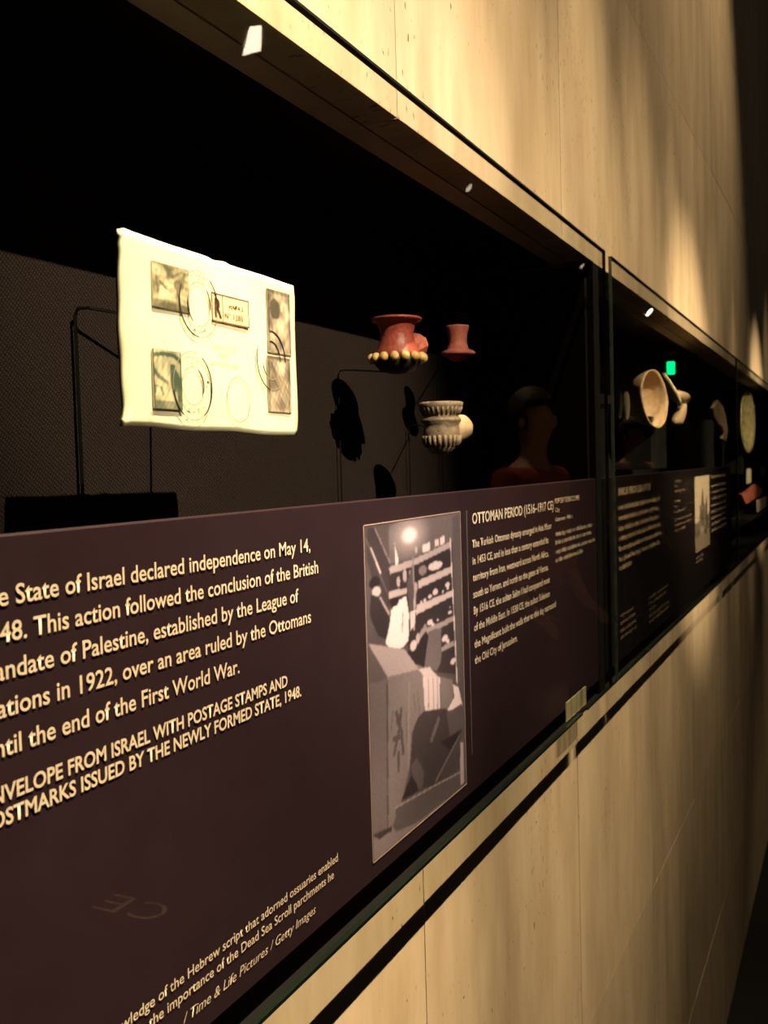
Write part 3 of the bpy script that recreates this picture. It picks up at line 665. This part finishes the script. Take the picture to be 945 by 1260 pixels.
k = .00080
obj('bowl', lathe(bmesh.new(), [(4 * k, -35 * k), (12 * k, -33 * k), (19 * k, -24 * k), (22 * k, -14 * k), (22 * k, -4 * k), (20 * k, 2 * k), (24 * k, 5 * k), (24 * k, 8 * k), (20 * k, 11 * k), (21 * k, 14 * k), (26 * k, 22 * k), (27.5 * k, 27 * k), (25 * k, 28.5 * k), (22 * k, 27 * k), (17 * k, 10 * k)], 44, Matrix.Translation(c), .012, 9), M_grey, t, True)
for i in range(22):
    a = 2 * math.pi * i / 22; d = Vector((math.cos(a), math.sin(a), 0))
    obj('flute', tube(bmesh.new(), [c + d * 22.5 * k + Vector((0, 0, -12 * k)), c + d * 22 * k + Vector((0, 0, -20 * k)), c + d * 19 * k + Vector((0, 0, -26 * k))], [2.1 * k, 1.9 * k, .9 * k], 6), M_grey, t, True)
for i in range(26):
    a = 2 * math.pi * i / 26; d = Vector((math.cos(a), math.sin(a), 0))
    obj('collar_notch', tube(bmesh.new(), [c + d * 21.5 * k + Vector((0, 0, 13 * k)), c + d * 25.5 * k + Vector((0, 0, 22 * k))], [1.2 * k, 1.6 * k], 5), M_grey, t, True)
bm = lathe(bmesh.new(), [(11 * k, -12 * k), (14 * k, -4 * k), (15.5 * k, 5 * k), (15 * k, 13 * k), (11 * k, 18 * k), (6 * k, 19 * k), (5 * k, 8 * k)], 24, Matrix.Translation(c + Vector((20 * k, -12 * k, -6 * k))) @ Matrix.Rotation(math.radians(48), 4, 'Y') @ Matrix.Rotation(.5, 4, 'X'), .02, 3)
obj('stem_socket', bm, M_buff, t, True)
upright(t, 503, 523, (c.x - .008, .37, c.z - .002))
# ------------------------------------------------------------------ second case: pottery
def lying(c, tiltx=90, yaw=0, roll=0):
    """frame whose +Z (the mouth of a lathe shape) faces out of the case"""
    return Matrix.Translation(c) @ Matrix.Rotation(math.radians(yaw), 4, 'Z') @ Matrix.Rotation(math.radians(tiltx), 4, 'X') @ Matrix.Rotation(math.radians(roll), 4, 'Z')
for i, (px, py, rr, lb) in enumerate(((760.8, 497.5, .027, 'round pottery disc on edge, left of the pair just inside the second case'), (770.2, 500, .026, 'round pottery disc on edge, right of the pair just inside the second case'))):
    c = at(px, py, .37)
    t = empty('pottery_disc', c, lb, 'pottery disc', 'pair of pottery discs')
    s = rr
    obj('disc', lathe(bmesh.new(), [(.2 * s, -.004), (.9 * s, -.004), (s, -.001), (s, .002), (.86 * s, .004), (.75 * s, .0022), (.2 * s, .0022)], 32, lying(c, 92, 4), .01, i), noisy('dull_buff_clay', (.30, .22, .14), (.42, .32, .21), 120, .7), t, True)
    obj('mount_pin', tube(bmesh.new(), [(c.x, YB, c.z), (c.x, .374, c.z)], .0015, 6), M_metal, t)
c = at(803, 491, .365); R0 = .058
t = empty('pottery_bowl', c, 'large buff pottery bowl on its side, facing the glass above a black block', 'bowl')
pr = [(.2, -.92), (.45, -.88), (.74, -.62), (.94, -.26), (1.0, 0), (1.03, .10), (1.0, .11), (.95, .02), (.85, -.30), (.62, -.62), (.3, -.78)]
obj('bowl', lathe(bmesh.new(), [(a * R0, b * R0 * 1.0) for a, b in pr], 48, lying(c, 86, -14, 0), .012, 4), M_buff, t, True)
bm = lathe(bmesh.new(), [(.45 * R0, -.058), (.34 * R0, -.048)], 24, lying(c, 86, -14, 0)); obj('foot_ring', bm, M_buff, t, True)
c4 = at(789, 515, .40)
tag(obj('display_block', bx(c4.x - .05, c4.x + .12, .37, .449, EYE - .02, c4.z + .002, bev=.001), M_black), 'black block standing below the large buff bowl', 'display block')
c = at(824, 477, .35)
t = empty('pottery_jug', c, 'cream pottery fragment with a leaf-shaped spout and curled handle, right of the large bowl', 'jug fragment')
bm = lathe(bmesh.new(), [(.006, -.006), (.016, -.005), (.026, -.001), (.031, .004), (.029, .0065), (.02, .002), (.008, -.001)], 28, lying(at(824, 480, .35), 62, 22, 0) @ Matrix.Diagonal((.85, 1.35, 1, 1)), .03, 3)
obj('spout', bm, M_cream, t, True)
h0, h1, h2, h3 = at(822, 488, .355), at(834, 487, .345), at(842, 490, .345), at(833, 494, .36)
obj('handle', tube(bmesh.new(), [h0, h1, h2, h3], [.007, .012, .0135, .008], 14), M_buff, t, True)
obj('body', tube(bmesh.new(), [at(838, 494, .36), at(839, 500, .357), at(838, 508, .355), at(834, 516, .358), at(829, 519, .362)], [.009, .011, .012, .014, .006], 12), M_buff, t, True)
obj('mount_pin', tube(bmesh.new(), [(c.x, YB, c.z), (c.x, .355, c.z)], .0014, 6), M_metal, t)
YR = .322
c = at(886, 515, YR)
t = empty('pottery_shard', c, 'upright buff pottery shard with hooked lower end, far end of second case', 'pottery shard')
outline = [(884, 492), (890, 500), (894, 515), (896, 530), (894, 544), (889, 540), (891, 533), (889, 524), (884, 522), (879, 512), (878, 502)]
def slab(outline, y, th, jag=0):
    bm = bmesh.new(); f = [bm.verts.new(at(px, py, y)) for px, py in outline]; b = [bm.verts.new(v.co + Vector((.01, th, 0))) for v in f]
    bm.faces.new(f); bm.faces.new(b[::-1])
    for i in range(len(f)): bm.faces.new((f[i - 1], f[i], b[i], b[i - 1]))
    bmesh.ops.bevel(bm, geom=[e for e in bm.edges if not (e.verts[0] in f and e.verts[1] in b)], offset=.0015, segments=2, affect='EDGES')
    return bm
obj('shard', slab(outline, YR, .012), M_buff, t)
obj('mount_pin', tube(bmesh.new(), [(c.x, YB, c.z), (c.x, YR + .01, c.z)], .002, 6), M_metal, t)
c = at(919, 519, .345); R0 = .112
t = empty('pottery_dish', c, 'tall green glazed dish standing on edge in the farthest case', 'dish')
obj('dish', lathe(bmesh.new(), [(a * R0, b * R0) for a, b in ((.25, -.2), (.6, -.18), (.85, -.06), (1, .02), (1, .05), (.94, .04), (.8, -.02), (.55, -.12), (.2, -.14))], 48, lying(c, 90, -7), .01, 7), M_glaze, t, True)
obj('stand', bx(c.x - .03, c.x + .03, .36, .42, EYE - .06, c.z - .10), M_black, t)
# farthest case: ledge, cards and shard
tag(obj('display_ledge', bx(2.80, 5.15, .318, .449, EYE - .22, EYE - .215), M_black), 'thin black ledge in the farthest case', 'ledge')
for px, y0, y1, w, lb in ((922, 577, 594, 5, 'white card standing left in the farthest case'), (939, 573, 584, 5, 'white card standing right in the farthest case')):
    a, b = at(px - w / 2, y0, .345), at(px + w / 2, y1, .345)
    tag(obj('label_card', bx(a.x, b.x, .345, .349, b.z, a.z), M_card), lb, 'card', 'white cards in the farthest case')
a, b = at(932, 616, .325), at(946, 622, .325)
tag(obj('label_strip', bx(a.x, b.x, .325, .329, b.z, a.z), M_card), 'grey label strip low in the farthest case', 'label')
t = empty('pottery_shard', at(926, 612, .34), 'pinkish triangular pottery shard below the white cards', 'pottery shard')
obj('shard', slab([(912, 608), (920, 605), (930, 596), (941, 603), (934, 611), (926, 615), (918, 621)], .34, .012), M_redlight, t)
# ------------------------------------------------------------------ ceiling fittings and the room behind the camera (partly seen in the glass; some spotlights are added)
M_lamp = mat('lamp_lens', (1, .9, .7), .4, emit=(1, .86, .62), es=14)
M_lampdim = mat('dim_lamp_lens', (1, .9, .7), .4, emit=(1, .86, .62), es=3)
tr = empty('lighting_track', (4.5, TRACK_Y, CEIL), 'black ceiling track carrying the spotlights', 'lighting track')
obj('rail', bx(-1.2, 15.5, TRACK_Y - .018, TRACK_Y + .018, CEIL - .02, CEIL), M_metal, tr)
def head(x, y, tgt, r, label, group, zc=CEIL - .10, top=CEIL - .02, lens=None, m=None):
    c = Vector((x, y, zc)); d = (Vector(tgt) - c).normalized(); q = d.to_track_quat('Z', 'Y').to_matrix().to_4x4()
    t = empty('spotlight', c, label, 'spotlight', group)
    M = Matrix.Translation(c - d * .03) @ q
    obj('lamp_housing', lathe(bmesh.new(), [(.6 * r, -.09), (.95 * r, -.08), (r, -.02), (1.05 * r, .02), (1.0 * r, .02), (.9 * r, .0), (.9 * r, -.01)], 20, M), M_metal, t, True)
    bm = bmesh.new()
    if lens:      # four-leaved opening seen in the photograph
        n_ = M.to_3x3() @ Vector((0, 0, 1)); up = Vector((0, 0, 1)); up = (up - n_ * up.dot(n_)).normalized(); rt = up.cross(n_)
        bm.faces.new([bm.verts.new(M.translation + n_ * .022 + rt * a + up * b_) for a, b_ in lens])
    else: bmesh.ops.create_circle(bm, cap_ends=True, radius=.88 * r, segments=20, matrix=M @ Matrix.Translation((0, 0, .004)))
    obj('lamp_lens', bm, m or M_lamp, t)
    obj('stem', tube(bmesh.new(), [(x, y, top), c - d * .06], .006, 6), M_metal, t)
for i, x in enumerate(LAMPX + [1.15, 2.6]):
    tg = {0: (.46, .34, EYE), 5: (2.15, .36, EYE), 6: (3.7, .36, EYE)}.get(i, (x - .4, .4, EYE))
    head(x, TRACK_Y, tg, (.05, .075, .04, .035, .075, .045, .045)[i], 'black track spotlight, %s' % ('first from the hall end', 'second beyond the visitor', 'third along the track', 'fourth along the track', 'last and farthest along the track', 'between the first two cases', 'before the third lamp')[i], 'spotlights on the ceiling track', lens=[(-.075, -.03), (-.01, .075), (.055, .045), (.02, -.09)] if i == 1 else None, m=M_lampdim if i in (2, 3) else None)
head(1.1, -.95, (1.1, -.42, EYE - .65), .04, 'added black ceiling spotlight brightening the lettered reading rail', None, zc=CEIL - .12, top=CEIL)
for x in (3.7, 7.2):
    y_ = -1.25 if x < 5 else -1.5
    head(x, y_, (x, y_ + .7, EYE), .05, 'added black ceiling spotlight brightening the %s visitor' % ('nearer' if x < 5 else 'farther'), 'spotlights added to brighten the visitors', zc=CEIL - .12, top=CEIL)
for x, ax, az, p, cn, bl in GRAZE:  # the added wide fills get housings here as well
    head(x, GY, (ax, .3, EYE + az), .02, 'small black ceiling spotlight close to the stone wall', 'small spotlights along the stone wall', zc=CEIL - .035, top=CEIL)
c = Vector((12.42, -1.5, EYE + 1.133))
t = empty('exit_sign', c, 'green lit sign box hanging from the ceiling far down the hall', 'sign')
Mr = Matrix.Translation(c) @ Matrix.Rotation(math.radians(-38), 4, 'Z')
bm = bx(-.02, .02, -.06, .06, -.085, .085); bmesh.ops.transform(bm, matrix=Mr, verts=bm.verts); obj('sign_box', bm, M_metal, t)
bm = bx(-.023, -.0205, -.05, .05, -.078, .078); bmesh.ops.transform(bm, matrix=Mr, verts=bm.verts)
obj('sign_face', bm, mat('green_lit_face', (.0, .4, .15), .4, emit=(.0, .8, .16), es=6), t)
obj('hanger', tube(bmesh.new(), [(c.x, c.y, c.z + .08), (c.x, c.y, CEIL)], .006, 6), M_metal, t)
# low reading rail with the letters CE, mirrored in the glass
t = empty('reading_rail', (1.1, -.45, 0), 'low black reading rail lettered CE, opposite the nearest case', 'reading rail')
obj('rail_top', bx(1.00, 1.20, -.95, -.30, EYE - .68, EYE - .651, bev=.003), M_black, t)
obj('post', bx(1.08, 1.12, -.66, -.62, .01, EYE - .68), M_black, t)
obj('foot', bx(.98, 1.22, -.76, -.52, 0, .01), M_black, t)
M_ce = mat('grey_lettering', (.95, .85, .75), .6)
for ch, ya, yb in (('C', -.352, -.404), ('E', -.424, -.468)):
    me = text_mesh(ch, -.012); a_, b_ = extent(me)
    for q in me.vertices:
        q.co = Vector((1.068 + q.co.y / .73 * .056, ya + (q.co.x - a_) / (b_ - a_) * (yb - ya), EYE - .6505)) - world_of(t)
    me.materials.clear(); link('letter', me, M_ce, t)
# ------------------------------------------------------------------ visitors standing beyond the frame; they show only as dim reflections in the glass
def skin_obj(name, chains, m, parent, lvl=2):
    """chains: lists of (x, y, z, rx, ry); the first point of a later chain may repeat an earlier point to join it"""
    idx = {}; vs = []; rad = []; es = []
    for ch in chains:
        prev = None
        for x, y, z, rx, ry in ch:
            key = (round(x, 4), round(y, 4), round(z, 4))
            if key not in idx: idx[key] = len(vs); vs.append((x, y, z)); rad.append((rx, ry))
            if prev is not None: es.append((prev, idx[key]))
            prev = idx[key]
    me = bpy.data.meshes.new(name); me.from_pydata(vs, es, [])
    o = link(name, me, m, parent)
    md = o.modifiers.new('skin', 'SKIN'); md.use_smooth_shade = True
    for i, r in enumerate(rad): me.skin_vertices[0].data[i].radius = r
    me.skin_vertices[0].data[0].use_root = True
    sb = o.modifiers.new('smooth', 'SUBSURF'); sb.levels = 1; sb.render_levels = lvl
    return o
def visitor(loc, rz, label, shirt, trousers, skin, hair):
    t = empty('person', loc, label, 'person', 'visitors reflected in the glass'); t.rotation_euler = (0, 0, rz)
    ch = [[(0, 0, .94, .14, .10), (0, .0, 1.08, .125, .09), (0, 0, 1.26, .145, .095), (0, -.01, 1.38, .12, .075), (0, -.005, 1.46, .055, .052), (0, .0, 1.51, .05, .05), (0, .012, 1.57, .066, .078), (0, .008, 1.63, .076, .09), (0, 0, 1.685, .062, .072)]]
    for s in (-1, 1):
        ch.append([(0, 0, .94, .14, .10), (.095 * s, 0, .84, .088, .085), (.105 * s, .012, .5, .055, .058), (.105 * s, 0, .38, .054, .056), (.105 * s, -.02, .1, .034, .036), (.115 * s, .06, .04, .036, .03), (.125 * s, .14, .03, .03, .022)])
        ch.append([(0, -.01, 1.38, .12, .075), (.17 * s, -.01, 1.38, .06, .055), (.235 * s, -.03, 1.12, .040, .040), (.215 * s, .07, .93, .029, .026), (.205 * s, .11, .88, .026, .018), (.20 * s, .145, .85, .036, .016)])
        p = (.20 * s, .145, .85, .036, .016)
        for i, (dx, ln) in enumerate(((-.028, .06), (-.010, .072), (.009, .066), (.026, .052))):
            x0, y0, z0 = p[0] + dx, p[1] + .02, p[2] - .01
            ch.append([p, (x0, y0, z0, .0085, .0085), (x0 + dx * .1, y0 + ln * .5, z0 - ln * .35, .008, .008), (x0 + dx * .1, y0 + ln * .75, z0 - ln * .8, .0068, .0068)])
        ch.append([p, (p[0] - .035 * s, .14, .86, .011, .010), (p[0] - .048 * s, .165, .85, .0095, .009), (p[0] - .05 * s, .19, .84, .008, .008)])
    skin_obj('body', ch, skin, t)
    k = .014
    sh = [[(0, 0, .90, .155, .118), (0, 0, 1.08, .142, .108), (0, 0, 1.26, .160, .112), (0, -.01, 1.385, .130, .088), (0, -.007, 1.43, .066, .062)]]
    for s in (-1, 1): sh.append([(0, -.01, 1.385, .130, .088), (.172 * s, -.01, 1.385, .074, .069), (.238 * s, -.03, 1.12, .055, .054), (.222 * s, .045, .975, .042, .040)])
    skin_obj('shirt', sh, shirt, t)
    tw = [[(0, 0, .95, .148, .11)]]
    tw = [[(0, 0, 1.0, .135, .10), (0, 0, .93, .148, .112)]]
    for s in (-1, 1): tw.append([(0, 0, .93, .148, .112), (.098 * s, 0, .82, .098, .096), (.106 * s, .012, .5, .068, .072), (.106 * s, -.01, .12, .056, .060), (.106 * s, -.01, .075, .056, .060)])
    skin_obj('trousers', tw, trousers, t)
    for s in (-1, 1):
        bm = bmesh.new(); ball(bm, (0, 0, 0), 1, .048, .135, .042, 3)
        for v in bm.verts: v.co = Vector((v.co.x + .115 * s, v.co.y + .045, max(v.co.z, -.034) + .04 + (.02 if v.co.y < -.02 and v.co.z > 0 else 0)))
        me = bpy.data.meshes.new('shoe'); bm.to_mesh(me); bm.free(); link('shoe', me, M_metal, t, True)
    bm = bmesh.new(); ball(bm, (0, 0, 0), 1, .086, .10, .105, 4)
    rr = random.Random(2)
    for v in list(bm.verts):
        if v.co.y > .035 and v.co.z < .035: bm.verts.remove(v)
    for v in bm.verts: v.co += Vector((0, -.006, 1.655)) + Vector((rr.uniform(-1, 1), rr.uniform(-1, 1), rr.uniform(-1, 1))) * .0022
    me = bpy.data.meshes.new('hair'); bm.to_mesh(me); bm.free(); hr = link('hair', me, hair, t, True)
    sd = hr.modifiers.new('thick', 'SOLIDIFY'); sd.thickness = .01
    def part(name, c, r, sx, sy, sz, m):
        bm = bmesh.new(); ball(bm, c, r, sx, sy, sz, 2); me = bpy.data.meshes.new(name); bm.to_mesh(me); bm.free(); return link(name, me, m, t, True)
    part('nose', (0, .098, 1.605), .013, .8, 1.2, 1.8, skin)
    part('mouth', (0, .086, 1.567), .02, 1.1, .3, .25, M_redlight)
    for s in (-1, 1):
        part('eye', (.03 * s, .086, 1.628), .011, 1.2, .6, .7, M_card)
        part('ear', (.078 * s, .0, 1.61), .022, .35, .7, 1.3, skin)
    return t
M_skin = mat('skin', (.55, .30, .20), .55); M_maroon = noisy('maroon_knit', (.34, .05, .035), (.42, .075, .05), 60, .85)
M_navy = noisy('navy_denim', (.02, .025, .05), (.035, .04, .07), 90, .9); M_hair = noisy('dark_brown_hair', (.02, .012, .008), (.05, .03, .02), 90, .6)
M_rust = noisy('rust_cotton', (.36, .09, .05), (.42, .12, .07), 50, .9)
visitor((3.75, -.60, 0), .25, 'dark-haired person in a maroon shirt and navy trousers, standing nearest the cases, hands in front', M_maroon, M_navy, M_skin, M_hair)
visitor((6.9, -.85, 0), .5, 'person in a rust shirt farther along the hall, hands in front', M_rust, M_navy, M_skin, M_hair)
